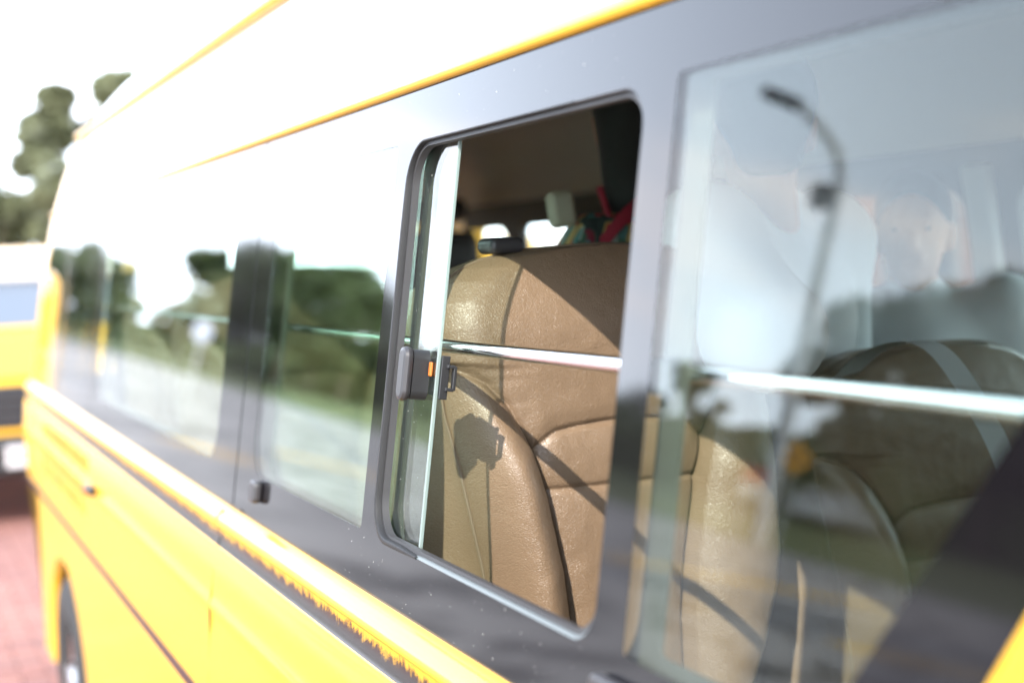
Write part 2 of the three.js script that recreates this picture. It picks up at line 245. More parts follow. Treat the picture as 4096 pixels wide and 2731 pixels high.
{ // lower panel with the wheel arches cut out
  const s = new THREE.Shape(); s.moveTo(XR, 0.8375); s.lineTo(-5.07, 0.8375); s.lineTo(-5.07, 0.30);
  const arch = (cx) => { const r = 0.385; const a0 = Math.asin((0.30 - 0.335) / r), st = 1.17; for (let i = 0; i <= 40; i++) { const a = Math.PI - a0 - (i / 40) * (Math.PI - 2 * a0); s.lineTo(cx + Math.cos(a) * r * st, 0.335 + Math.sin(a) * r); } };
  arch(-4.40); arch(-1.29); s.lineTo(XR, 0.30);
  part(van, 'lower_panel', toVan(new THREE.ExtrudeGeometry(s, { depth: 0.018, bevelEnabled: true, bevelSize: 0.004, bevelThickness: 0.004, bevelSegments: 2, bevelOffset: -0.004 }).translate(0, 0, 0.0495)), M.yellow);
  part(van, 'front_panel', shell([row(0.8385, 0.0705), row(0.7, 0.071), row(0.45, 0.066), row(0.30, 0.05)].reverse(), FRONT0), M.yellow);
  for (const cx of [-4.40, -1.29]) { // wheel arch liner and wheel
    part(van, 'arch_liner', toVan(new THREE.CylinderGeometry(0.388, 0.388, 0.012, 36, 1, false).rotateX(Math.PI / 2).scale(1.3, 1.1, 1).translate(cx, 0.335, -0.29)), M.black);
    part(van, 'arch_return', toVan(new THREE.TorusGeometry(0.384, 0.012, 8, 40, Math.PI).scale(1.17, 1, 1).translate(cx, 0.335, 0.052)), M.yellow);
    const w = new THREE.Group(); w.name = 'wheel'; w.position.set(cx - VB[0], 0.335, -0.058 + 0.028 - VB[2]); van.add(w);
    const prof = [[0.19, -0.10], [0.25, -0.108], [0.30, -0.104], [0.326, -0.085], [0.333, -0.05], [0.333, 0.05], [0.326, 0.085], [0.30, 0.104], [0.25, 0.108], [0.20, 0.094], [0.19, 0.08]].map((p) => new THREE.Vector2(...p));
    part(w, 'tyre', new THREE.LatheGeometry(prof, 48).rotateX(Math.PI / 2), M.tyre);
    const rimp = [[0.205, -0.09], [0.198, 0.07], [0.205, 0.09], [0.196, 0.088], [0.185, 0.06], [0.175, 0.045], [0.12, 0.06], [0.09, 0.085], [0.06, 0.09], [0.055, 0.105], [0.0, 0.107]].map((p) => new THREE.Vector2(...p));
    part(w, 'rim', new THREE.LatheGeometry(rimp, 48).rotateX(Math.PI / 2), M.rim);
    for (let i = 0; i < 5; i++) { const a = i * Math.PI * 0.4; part(w, 'wheel_nut', new THREE.CylinderGeometry(0.01, 0.01, 0.02, 6).rotateX(Math.PI / 2).translate(Math.cos(a) * 0.08, Math.sin(a) * 0.08, 0.095), M.chrome); }
  }
}
// front corner beside the windscreen, windscreen, rear end
const bandRows = [0, 0.12, 0.25, 0.38, 0.511].map((h) => { const hh = lerp(H0, H1, h / 0.511); return row(Y0 + hh * Math.cos(TILT), -hh * Math.sin(TILT)); });
part(van, 'front_pillar', shell(bandRows, 59, 66), M.yellow, 'yellow front corner pillar');
part(van, 'front_pillar', shell(bandRows, 92, 100), M.yellow);
part(van, 'windscreen', shell(bandRows, 66, 92), M.glass);
{
  const rw = 0.80;
  part(van, 'rear_door', toVan(merge([box(0.03, 1.0, 1.7, XR, 0.70, ZC), box(0.03, 0.62, 0.2, XR, 1.5, ZC + 0.66), box(0.03, 0.62, 0.2, XR, 1.5, ZC - 0.66), box(0.03, 0.30, 1.36, XR, 1.93, ZC), box(0.03, 0.22, 1.0, XR, 2.14, ZC)])), M.yellow);
  part(van, 'rear_window', toVan(box(0.006, 0.60, 1.13, XR, 1.49, ZC)), M.darkGlass);
  // yellow rear quarter behind the slanted window edge
  const q = new THREE.Shape([[-0.681, H0], [XR + 0.0, H0], [XR, H1], [-0.334, H1]].map((p) => new THREE.Vector2(...p)));
  part(van, 'rear_quarter', side(pl(q, -0.02, 0.006, 0.004)), M.yellow, 'yellow rear quarter panel with a slanted edge');
}
// upper side, mouldings, high roof
const upRows = [[1.786, -0.0770], [1.83, -0.0815], [1.90, -0.091], [1.97, -0.106], [2.03, -0.130]].map(([y, z]) => row(y, z));
part(van, 'upper_side', shell(upRows, 0, 56), M.whitePaint, 'white upper side between the two yellow mouldings');
part(van, 'upper_front', shell(upRows, 56, 101), M.yellow);
part(van, 'upper_side', shell(upRows, 101, 118), M.whitePaint);
const mould = (Y, z, r) => { const L = outline(Y, z, XF(Y), 0.25).slice(0, 75); return toVan(tube(L.map((p) => p), r, 240, 10)); };
part(van, 'drip_moulding', mould(1.788, -0.0745, 0.0086), M.yellow, 'thin yellow moulding above the window band');
part(van, 'roof_gutter', mould(2.032, -0.122, 0.0135), M.yellow, 'yellow roof gutter');
const roofRows = [[2.03, -0.131, -5.22], [2.075, -0.142, -5.02], [2.12, -0.17, -4.7], [2.18, -0.24, -4.3], [2.225, -0.36, -4.0], [2.25, -0.52, -3.75], [2.262, -0.68, -3.55], [2.266, -0.80, -3.4]].map(([y, z, xf]) => [y, z, xf, 0.4]);
part(van, 'high_roof', shell(roofRows), M.whitePaint);
// interior: headliner, floor, walls below the windows
const linRows = [[1.77, -0.105], [1.84, -0.125], [1.92, -0.18], [1.975, -0.30], [2.0, -0.5], [2.005, -0.80]].map(([y, z]) => [y, z, Math.min(-4.85, XF(y) + 0.12), 0.3]);
part(van, 'headliner', shell(linRows), M.headliner);
part(van, 'header_rail', toVan(rbox(0.12, 0.09, 1.3, 0.03, -4.93, 1.755, ZC)), M.trim);
part(van, 'floor', toVan(box(5.2, 0.04, 1.66, -2.95, 0.60, ZC)), M.floor);
part(van, 'inner_wall', toVan(box(4.9, 0.55, 0.012, -2.8, 0.885, -0.045)), M.trim);
part(van, 'inner_wall', toVan(box(4.9, 0.55, 0.012, -2.8, 0.885, 2 * ZC + 0.045)), M.trim);
part(van, 'dashboard', toVan(rbox(0.4, 0.35, 1.45, 0.06, -5.25, 1.03, ZC)), M.darkSeat);
{ // door handle and the blurred red-brown lettering on the front door
  part(van, 'door_handle', toVan(rbox(0.09, 0.022, 0.025, 0.008, -3.69, 1.03, 0.072)), M.blackPlastic);
  const r = rng(5), L = [];
  for (let k = 0; k < 3; k++) { let x = -4.9; const y = 1.07 - k * 0.06, h = [0.036, 0.044, 0.036][k]; while (x < -3.85) { const w = 0.02 + r() * 0.022; L.push(box(0.007, h, 0.002, x, y, 0), box(0.007, h * (0.6 + 0.4 * r()), 0.002, x + w, y, 0), box(w, 0.007, 0.002, x + w / 2, y + (r() < 0.5 ? h / 2 : -h / 2), 0.0006)); x += w + 0.016 + (r() < 0.12 ? 0.03 : 0); } }
  const g = merge(L), p = g.attributes.position; for (let i = 0; i < p.count; i++) { const y = p.getY(i); p.setZ(i, p.getZ(i) + lerp(0.0645, 0.0505, clamp((y - 0.96) / 0.13, 0, 1)) + 0.002); }
  const m = part(van, 'door_lettering', toVan(g), std(0.50, 0.19, 0.03, 0.5), 'rows of small red-brown letters on the yellow door');
}
// seam of the side door through the mouldings
part(van, 'door_gap', toVan(tube([[-2.334, 1.176, 0.0305], [-2.334, 1.168, 0.039], [-2.334, 1.155, 0.0437], [-2.334, 1.1495, 0.0385], [-2.334, 1.135, 0.0367], [-2.334, 1.117, 0.0425], [-2.335, 1.06, 0.0537], [-2.335, 1.016, 0.0617], [-2.335, 0.96, 0.0637], [-2.335, 0.88, 0.0692]], 0.0018, 60, 6)), M.black);

// ---------- seats ----------
const SZ = -0.345; // centre line of the near seat
function seatShape() {
  // half outline of the backrest: distance from the centre line -> by height
  const hwAt = (Y) => { const K = [[0.86, 0.170], [0.976, 0.212], [1.04, 0.243], [1.11, 0.268], [1.16, 0.275], [1.215, 0.272], [1.30, 0.266], [1.40, 0.262], [1.48, 0.256], [1.52, 0.240], [1.55, 0.213], [1.57, 0.178], [1.582, 0.135], [1.587, 0.07], [1.588, 0]]; if (Y <= K[0][0]) return K[0][1]; for (let i = 1; i < K.length; i++) if (Y <= K[i][0]) { const t = (Y - K[i - 1][0]) / (K[i][0] - K[i - 1][0]); return lerp(K[i - 1][1], K[i][1], t); } return 0; };
  const lin = (K) => (Y) => { if (Y <= K[0][0]) return K[0][1]; for (let i = 1; i < K.length; i++) if (Y <= K[i][0]) { const t = (Y - K[i - 1][0]) / (K[i][0] - K[i - 1][0]); return lerp(K[i - 1][1], K[i][1], t); } return K[K.length - 1][1]; };
  const innerAt = lin([[0.80, 0.092], [0.988, 0.088], [1.086, 0.086], [1.173, 0.095], [1.272, 0.114], [1.324, 0.128], [1.353, 0.140], [1.388, 0.159], [1.416, 0.184], [1.43, 0.206], [1.439, 0.228], [1.47, 0.224], [1.588, 0.2]]);
  const pipeAt = lin([[0.86, 0.150], [1.02, 0.168], [1.145, 0.184], [1.185, 0.190], [1.299, 0.212], [1.377, 0.230], [1.426, 0.236], [1.486, 0.241], [1.52, 0.236], [1.545, 0.219], [1.562, 0.190], [1.575, 0.152], [1.584, 0.10], [1.588, 0]]);
  const h1At = (w) => 1.357 - 0.9 * Math.pow(Math.max(0, w), 2) * 1.0 - 0.02 * smooth(w, 0.09, 0.14), h2At = (w) => 1.274;
  const NU = 160, NV = 300, Yb = 0.86, Yt = 1.588, P = [], U = [], reg = [];
  const gro = (d, w) => Math.exp(-(d * d) / (w * w));
  for (let j = 0; j <= NV; j++) {
    const tv = j / NV, Y = Yb + (Yt - Yb) * (1 - Math.pow(1 - tv, 1.5));
    for (let i = 0; i <= NU; i++) {
      const q = (i / NU) * 2 - 1, near = q > 0, hw = Math.max(near ? pipeAt(Y) : hwAt(Y), 0.0005), inn = Math.min(innerAt(Y), hw * 0.93), b = Math.abs(q), a = b < 0.5 ? inn * b * 2 : lerp(inn, hw, 1 - Math.pow(1 - (b - 0.5) * 2, 1.3)), w = Math.sign(q) * a;
      const edge = hw - a;
      let x = 0;
      x -= (near ? 0.035 : 0.06) * Math.pow(clamp(1 - edge / 0.06, 0, 1), 2.2);                       // rounds away at the edge
      x -= 0.05 * Math.pow(clamp((Y - 1.47) / 0.118, 0, 1), 2);                                      // and at the top
      x += 0.012 * (1 - Math.pow(a / 0.2, 2));
      const t = clamp((a - inn) / Math.max(0.02, hw - inn), 0, 1);
      if (a > inn) x += 0.046 * Math.sin(Math.PI * Math.min(1, 0.10 + t * 0.9)) * smooth(1.439 - Y, 0, 0.16);
      const on = smooth(1.445 - Y, 0, 0.006), slope = (innerAt(Y + 0.004) - innerAt(Y - 0.004)) / 0.008, dl = (a - inn) / Math.sqrt(1 + slope * slope);
      x -= on * (0.0065 * gro(dl, 0.0042) + 0.006 * gro(dl, 0.02));
      if (a <= inn) { x -= 0.006 * gro(Y - h1At(a), 0.0035) + 0.005 * gro(Y - h1At(a), 0.018); x -= 0.005 * gro(Y - h2At(a), 0.0032) + 0.003 * gro(Y - h2At(a), 0.014); }
      x += 0.0022 * fbm(w * 6 + 3, Y * 6, 3) + 0.0007 * fbm(w * 28, Y * 22, 3) * smooth(edge, 0, 0.03);
      P.push([x, Y, w]); U.push([w / 0.17, Y / 0.17]);
      reg.push(Y > 1.442 || (q >= 0 ? b < 0.5 - 1e-6 : b <= 0.5 + 1e-6) ? (Y > h1At(Math.min(a, inn)) ? 0 : Y > h2At(a) ? 1 : 2) : (w > 0 ? 3 : 4));
    }
  }
  const nW = NU + 1, normalG = gridGeo(NU, NV, (i, j) => P[j * nW + i], (i, j) => U[j * nW + i]);
  const N = normalG.attributes.normal.array, out = [];
  for (let k = 0; k < 5; k++) {
    const map = new Map(), p = [], n = [], u = [], id = [];
    const vid = (v) => { if (!map.has(v)) { map.set(v, p.length / 3); p.push(...P[v]); n.push(N[3 * v], N[3 * v + 1], N[3 * v + 2]); u.push(...U[v]); } return map.get(v); };
    for (let j = 0; j < NV; j++) for (let i = 0; i < NU; i++) { const a = j * nW + i; if (reg[a] !== k) continue; const b = a + 1, c = a + nW, d = c + 1; id.push(vid(a), vid(d), vid(b), vid(a), vid(c), vid(d)); }
    const g = new THREE.BufferGeometry(); g.setAttribute('position', new THREE.Float32BufferAttribute(p, 3)); g.setAttribute('normal', new THREE.Float32BufferAttribute(n.map((v) => -v), 3)); g.setAttribute('uv', new THREE.Float32BufferAttribute(u, 2)); g.setIndex(id); out.push(g);
  }
  // rim: the outline with the face's own depth there
  const rim = []; for (let j = 0; j <= NV; j += 3) rim.push(P[j * nW + NU]); for (let j = NV - 2; j >= 0; j -= 3) rim.push(P[j * nW]);
  return { out, rim };
}
const SS = seatShape();
// make sure the face's normals look towards +x
for (const g of SS.out) { let s = 0; const n = g.attributes.normal.array; for (let i = 0; i < n.length; i += 3) s += n[i]; if (s < 0) { for (let i = 0; i < n.length; i++) n[i] = -n[i]; } }
function makeSeat(parent, x, z, dy = 0, label, plain) {
  const g = new THREE.Group(); g.name = 'passenger_seat'; g.position.set(x - VB[0], dy, z - VB[2]); if (label) g.userData.label = label; parent.add(g);
  ['head_panel', 'shoulder_panel', 'back_panel', 'bolster', 'bolster'].forEach((n, k) => part(g, n, SS.out[k], M.leather));
  part(g, 'side_gusset', SS.gusset, M.leather); part(g, 'piping', SS.piping, M.piping); part(g, 'seat_cushion', SS.cushion, M.leather); for (const dz of [-0.18, 0.18]) part(g, 'seat_leg', SS.leg, M.black).position.z = dz;
  return g;
}
{
  const R = SS.rim, n = R.length - 1, deep = 9;
  SS.gusset = gridGeo(n, deep, (i, j) => { const t = j / deep, [x, Y, w] = R[i], out = 0.010 * Math.sin(Math.PI * t), sY = 1 + out * 0.35, cy = 1.2; return [x - 0.13 * t, cy + (Y - cy) * sY - 0.03 * t * t, (w > 0 ? lerp(w, Math.max(w, Math.min(0.272, w * 1.9)), smooth(t, 0, 0.75) * smooth(1.588 - Y, 0, 0.12)) : w * (1 + out * 2.2 - 0.10 * t * t))]; }, (i, j) => { let s = 0; return [(i * 0.011) / 0.22, (j * 0.0145) / 0.22]; });
  { let s = 0; const p = SS.gusset.attributes.position, m = SS.gusset.attributes.normal; for (let i = 0; i < p.count; i++) s += m.getZ(i) * p.getZ(i); if (s < 0) { const a = m.array; for (let i = 0; i < a.length; i++) a[i] = -a[i]; const id = SS.gusset.index.array; for (let i = 0; i < id.length; i += 3) { const w = id[i]; id[i] = id[i + 2]; id[i + 2] = w; } } }
  SS.piping = tube(R.filter((_, i) => i % 2 === 0).map(([x, y, w]) => [x + 0.001, y, w * 1.003]), 0.0021, 260, 6);
  SS.cushion = rbox(0.46, 0.15, 0.50, 0.05, -0.33, 0.98, 0);
  SS.leg = box(0.3, 0.3, 0.03, -0.3, 0.76, 0);
}
const seatA = makeSeat(van, -1.64, SZ, 0, 'beige leather seat with curved bolsters behind the open window');
const seatB = makeSeat(van, -1.66, SZ - 0.585, -0.17, 'beige leather seat in shade next to the window seat');
for (const [x, z] of [[-3.05, SZ + 0.01], [-2.36, SZ - 0.585], [-3.05, SZ - 0.585], [-3.75, SZ + 0.01]]) makeSeat(van, x, z, -0.02);
part(seatA, 'recline_handle', toVan(rbox(0.05, 0.022, 0.05, 0.009, 0, 0, 0)).translate(VB[0], VB[1], VB[2]).translate(-0.08, 1.590, 0.125), M.greyPlastic, 'dark grey grab handle on top of the seat');
for (const z of [-0.37, -1.24]) { const g = new THREE.Group(); g.name = 'front_seat'; g.position.set(-4.55 - VB[0], 0, z - VB[2]); van.add(g); part(g, 'backrest', rbox(0.14, 0.75, 0.48, 0.06, 0, 1.2, 0), M.darkSeat); part(g, 'headrest', rbox(0.10, 0.17, 0.27, 0.045, 0.0, 1.585, 0), M.darkSeat); }
{ const cu = new THREE.CatmullRomCurve3([[-1.74, 1.34, -0.745], [-1.64, 1.42, -0.76], [-1.55, 1.432, -0.785], [-1.50, 1.33, -0.835], [-1.49, 1.15, -0.915]].map(v3));
  part(van, 'seat_belt', toVan(gridGeo(1, 40, (i, j) => { const p = cu.getPoint(j / 40); return [p.x, p.y, p.z + (i - 0.5) * 0.042]; })), M.webbing, 'pale seat belt strap hanging across the shaded seat'); }

// ================= PEOPLE IN THE VAN =================
function sdfMesh(prims, cell, smoothK = 0.02) { // prims: tapered capsules [a, b, ra, rb] or {c, r:[rx,ry,rz]}
  const lo = new THREE.Vector3(9, 9, 9), hi = new THREE.Vector3(-9, -9, -9), pad = 0.03;
  const Q = prims.map((p) => { if (p.c) { for (let k = 0; k < 3; k++) { const key = 'xyz'[k]; lo[key] = Math.min(lo[key], p.c[k] - p.r[k]); hi[key] = Math.max(hi[key], p.c[k] + p.r[k]); } return p; } const [a, b, ra, rb] = p; for (const [q, r] of [[a, ra], [b, rb]]) for (let k = 0; k < 3; k++) { const key = 'xyz'[k]; lo[key] = Math.min(lo[key], q[k] - r); hi[key] = Math.max(hi[key], q[k] + r); } return { a, b, ra, rb }; });
  const size = Math.max(hi.x - lo.x, hi.y - lo.y, hi.z - lo.z) + 2 * pad, n = Math.min(110, Math.ceil(size / cell) + 4), mid = lo.clone().add(hi).multiplyScalar(0.5);
  const mc = new MarchingCubes(n, M.black, false, false, 120000); mc.isolation = 0;
  const half = n / 2, sc = size / 2;
  for (let k = 0; k < n; k++) for (let j = 0; j < n; j++) for (let i = 0; i < n; i++) {
    const x = mid.x + ((i - half) / half) * sc, y = mid.y + ((j - half) / half) * sc, z = mid.z + ((k - half) / half) * sc;
    let acc = 0;
    for (const p of Q) {
      let d;
      if (p.c) { const ex = (x - p.c[0]) / p.r[0], ey = (y - p.c[1]) / p.r[1], ez = (z - p.c[2]) / p.r[2], l = Math.sqrt(ex * ex + ey * ey + ez * ez); d = (l - 1) * Math.min(p.r[0], p.r[1], p.r[2]); }
      else { const bx = p.b[0] - p.a[0], by = p.b[1] - p.a[1], bz = p.b[2] - p.a[2], px = x - p.a[0], py = y - p.a[1], pz = z - p.a[2], t = clamp((px * bx + py * by + pz * bz) / (bx * bx + by * by + bz * bz + 1e-9), 0, 1); d = Math.hypot(px - bx * t, py - by * t, pz - bz * t) - lerp(p.ra, p.rb, t); }
      acc += Math.exp(-d / smoothK);
    }
    mc.field[i + j * n + k * n * n] = smoothK * Math.log(acc + 1e-30);
  }
  mc.update();
  let g = new THREE.BufferGeometry(); g.setAttribute('position', new THREE.Float32BufferAttribute(mc.positionArray.slice(0, mc.count * 3), 3));
  g = mergeVertices(g, 1e-5); g.computeVertexNormals(); g.scale(sc, sc, sc).translate(mid.x, mid.y, mid.z);
  return g;
}
const skin = phys(0.42, 0.22, 0.14, { roughness: 0.55 }), hairM = std(0.004, 0.0035, 0.0035, 0.7), shirtM = std(0.62, 0.64, 0.68, 0.85), redTop = std(0.19, 0.012, 0.018, 0.85), skirtM = std(0.02, 0.022, 0.05, 0.9);
// head at the origin of its centre, looking along +x; turned by yaw
function head(S, c, yaw, pitch = 0) {
  const f = (g) => g.scale(S, S, S).rotateZ(pitch).rotateY(yaw).translate(...c);
  const skull = sdfMesh([{ c: [0, 0.03, 0], r: [0.092, 0.10, 0.074] }, { c: [0.025, -0.045, 0], r: [0.062, 0.072, 0.055] }, [[0.075, 0.018, 0], [0.098, -0.018, 0], 0.008, 0.013], [[0.085, -0.052, -0.014], [0.085, -0.052, 0.014], 0.008, 0.008], [[0.05, -0.095, 0], [0.066, -0.09, 0], 0.02, 0.02], [[-0.005, 0.01, 0.074], [-0.008, -0.025, 0.074], 0.013, 0.009], [[-0.005, 0.01, -0.074], [-0.008, -0.025, -0.074], 0.013, 0.009], [[0.076, 0.034, -0.03], [0.076, 0.034, 0.03], 0.01, 0.01], [[-0.02, -0.06, 0], [-0.03, -0.15, 0], 0.045, 0.05]], 0.004, 0.008);
  return { skull: f(skull), f };
}
const eye = (f, z) => f(new THREE.SphereGeometry(0.011, 12, 8).translate(0.077, 0.016, z));
function hand(c, dir, S = 1) { // palm and five curled fingers; dir: unit vector along the fingers
  const P = [{ c: [0.035, 0, 0], r: [0.045, 0.017, 0.04] }]; const L = [0.062, 0.072, 0.067, 0.052];
  for (let i = 0; i < 4; i++) { const z = -0.03 + i * 0.02; P.push([[0.07, 0, z], [0.07 + L[i] * 0.5, -0.006, z], 0.0095, 0.009], [[0.07 + L[i] * 0.5, -0.006, z], [0.07 + L[i] * 0.85, -0.028, z], 0.009, 0.008]); }
  P.push([[0.015, 0, -0.035], [0.05, -0.012, -0.062], 0.012, 0.010], [[0.05, -0.012, -0.062], [0.078, -0.022, -0.06], 0.010, 0.009], [[-0.03, 0, 0], [0.01, 0, 0], 0.024, 0.026]);
  const g = sdfMesh(P, 0.004, 0.004); const q = new THREE.Quaternion().setFromUnitVectors(new THREE.Vector3(1, 0, 0), v3(dir).normalize()); return g.scale(S, S, S).applyQuaternion(q).translate(...c);
}
function person(label, base, o) {
  const t = thing('person', label, 'person', base);
  const loc = (g) => g.translate(-base[0], -base[1], -base[2]);
  const hd = head(o.headScale, o.head, o.yaw, o.pitch || 0);
  const bodyP = sdfMesh(o.skin, 0.011, 0.012);
  part(t, 'body', loc(merge([bodyP, hd.skull, ...(o.hands || []).map((h) => hand(...h))])), skin);
  for (const z of [-0.03, 0.03]) part(t, 'eye', loc(eye(hd.f, z)), M.black);
  part(t, 'hair', loc(hd.f(sdfMesh(o.hair, 0.005, 0.012))), hairM);
  part(t, 'shirt', loc(sdfMesh(o.shirt, 0.011, 0.018)), o.shirtMat);
  part(t, 'trousers', loc(sdfMesh(o.legs, 0.014, 0.02)), skirtM);
  return t;
}
const bobHair = [{ c: [-0.018, 0.045, 0], r: [0.1, 0.105, 0.088] }, [[-0.06, 0.03, 0.05], [-0.055, -0.11, 0.05], 0.045, 0.035], [[-0.06, 0.03, -0.05], [-0.055, -0.11, -0.05], 0.045, 0.035], [[-0.075, 0, 0], [-0.075, -0.12, 0], 0.045, 0.04]];
const shortHair = [{ c: [-0.016, 0.052, 0], r: [0.099, 0.092, 0.083] }, [[-0.07, 0.03, 0.03], [-0.06, -0.04, 0.02], 0.035, 0.03], [[-0.07, 0.03, -0.03], [-0.06, -0.04, -0.02], 0.035, 0.03]];
// passenger turned round over the seat back, arm laid along it
{
  const b = [-1.95, 0.62, -0.79];
  const hip = [-2, 1.13, -0.79], chest = [-1.92, 1.45, -0.75], neck = [-1.905, 1.615, -0.76], shN = [-1.78, 1.585, -0.575], shF = [-1.98, 1.58, -0.93], el = [-1.555, 1.462, -0.525], wr = [-1.80, 1.44, -0.50];
  person('person in a white shirt leaning an arm over the beige seat back', b, {
    head: [-1.89, 1.755, -0.75], headScale: 1, yaw: 2.7, skin: [[chest, neck, 0.08, 0.052], [neck, [-1.9, 1.68, -0.755], 0.05, 0.05], [el, wr, 0.042, 0.03], [hip, chest, 0.11, 0.12]], hands: [[wr, [-1, -0.3, 0.1]]], hair: shortHair,
    shirt: [[hip, chest, 0.135, 0.15], [chest, neck, 0.13, 0.062], [chest, shN, 0.12, 0.075], [chest, shF, 0.12, 0.075], [shN, el, 0.078, 0.068], [el, [-1.62, 1.45, -0.52], 0.06, 0.05], [shF, [-2.04, 1.35, -0.99], 0.075, 0.065], [neck, [-1.88, 1.6, -0.71], 0.06, 0.045]], shirtMat: shirtM,
    legs: [[hip, [-2.02, 1.1, -0.71], 0.13, 0.11], [[-2.04, 1.1, -0.69], [-2.24, 1.08, -0.71], 0.1, 0.075], [[-2.24, 1.08, -0.71], [-2.26, 0.66, -0.71], 0.07, 0.05], [[-2, 1.1, -0.87], [-2.22, 1.08, -0.87], 0.1, 0.075], [[-2.22, 1.08, -0.87], [-2.24, 0.66, -0.87], 0.07, 0.05], [[-2.26, 0.66, -0.71], [-2.38, 0.65, -0.71], 0.04, 0.035], [[-2.24, 0.66, -0.87], [-2.36, 0.65, -0.87], 0.04, 0.035]],
  });
}
// child by the far wall
{
  const b = [-2.12, 0.62, -1.24], hip = [-2.12, 1.10, -1.24], chest = [-2.10, 1.35, -1.22], neck = [-2.09, 1.475, -1.21];
  person('child with short black hair and white shirt near the far wall of the van', b, {
    head: [-2.075, 1.585, -1.20], headScale: 0.84, yaw: -0.75, skin: [[chest, neck, 0.06, 0.042], [neck, [-2.085, 1.53, -1.205], 0.04, 0.04], [hip, chest, 0.09, 0.1]], hair: shortHair,
    shirt: [[hip, chest, 0.11, 0.12], [chest, neck, 0.1, 0.05], [chest, [-2.0, 1.44, -1.34], 0.09, 0.06], [chest, [-2.16, 1.44, -1.09], 0.09, 0.06], [[-2.0, 1.44, -1.34], [-1.98, 1.24, -1.38], 0.06, 0.05], [[-2.16, 1.44, -1.09], [-2.2, 1.24, -1.06], 0.06, 0.05]], shirtMat: shirtM,
    legs: [[hip, [-2.1, 1.06, -1.2], 0.11, 0.1], [[-2.12, 1.06, -1.31], [-2.32, 1.04, -1.31], 0.08, 0.06], [[-2.32, 1.04, -1.31], [-2.33, 0.66, -1.31], 0.055, 0.04], [[-2.12, 1.06, -1.17], [-2.32, 1.04, -1.17], 0.08, 0.06], [[-2.32, 1.04, -1.17], [-2.33, 0.66, -1.17], 0.055, 0.04], [[-2.33, 0.66, -1.31], [-2.42, 0.65, -1.31], 0.035, 0.03], [[-2.33, 0.66, -1.17], [-2.42, 0.65, -1.17], 0.035, 0.03]],
  });
}
// person with black hair standing in the aisle, bag on the shoulder
{
  const b = [-2.16, 0.62, -0.74], hip = [-2.16, 1.12, -0.74], chest = [-2.14, 1.42, -0.76], neck = [-2.12, 1.58, -0.75];
  person('person with black hair standing in the aisle behind the window pillar', b, {
    head: [-2.09, 1.785, -0.655], headScale: 1.05, yaw: 2.9, skin: [[chest, neck, 0.07, 0.05], [neck, [-2.10, 1.69, -0.72], 0.048, 0.048], [hip, chest, 0.1, 0.11]], hair: bobHair,
    shirt: [[hip, chest, 0.13, 0.14], [chest, neck, 0.12, 0.06], [chest, [-2.16, 1.53, -0.60], 0.1, 0.065], [chest, [-2.12, 1.53, -0.91], 0.1, 0.065], [[-2.16, 1.53, -0.60], [-2.2, 1.3, -0.56], 0.065, 0.055], [[-2.12, 1.53, -0.91], [-2.14, 1.3, -0.95], 0.065, 0.055]], shirtMat: redTop,
    legs: [[hip, [-2.16, 1.06, -0.74], 0.14, 0.14], [[-2.16, 1.06, -0.67], [-2.16, 0.85, -0.67], 0.09, 0.065], [[-2.16, 0.85, -0.67], [-2.16, 0.66, -0.67], 0.062, 0.045], [[-2.16, 1.06, -0.82], [-2.16, 0.85, -0.82], 0.09, 0.065], [[-2.16, 0.85, -0.82], [-2.16, 0.66, -0.82], 0.062, 0.045], [[-2.16, 0.66, -0.67], [-2.06, 0.65, -0.67], 0.038, 0.032], [[-2.16, 0.66, -0.82], [-2.06, 0.65, -0.82], 0.038, 0.032]],
  });
}
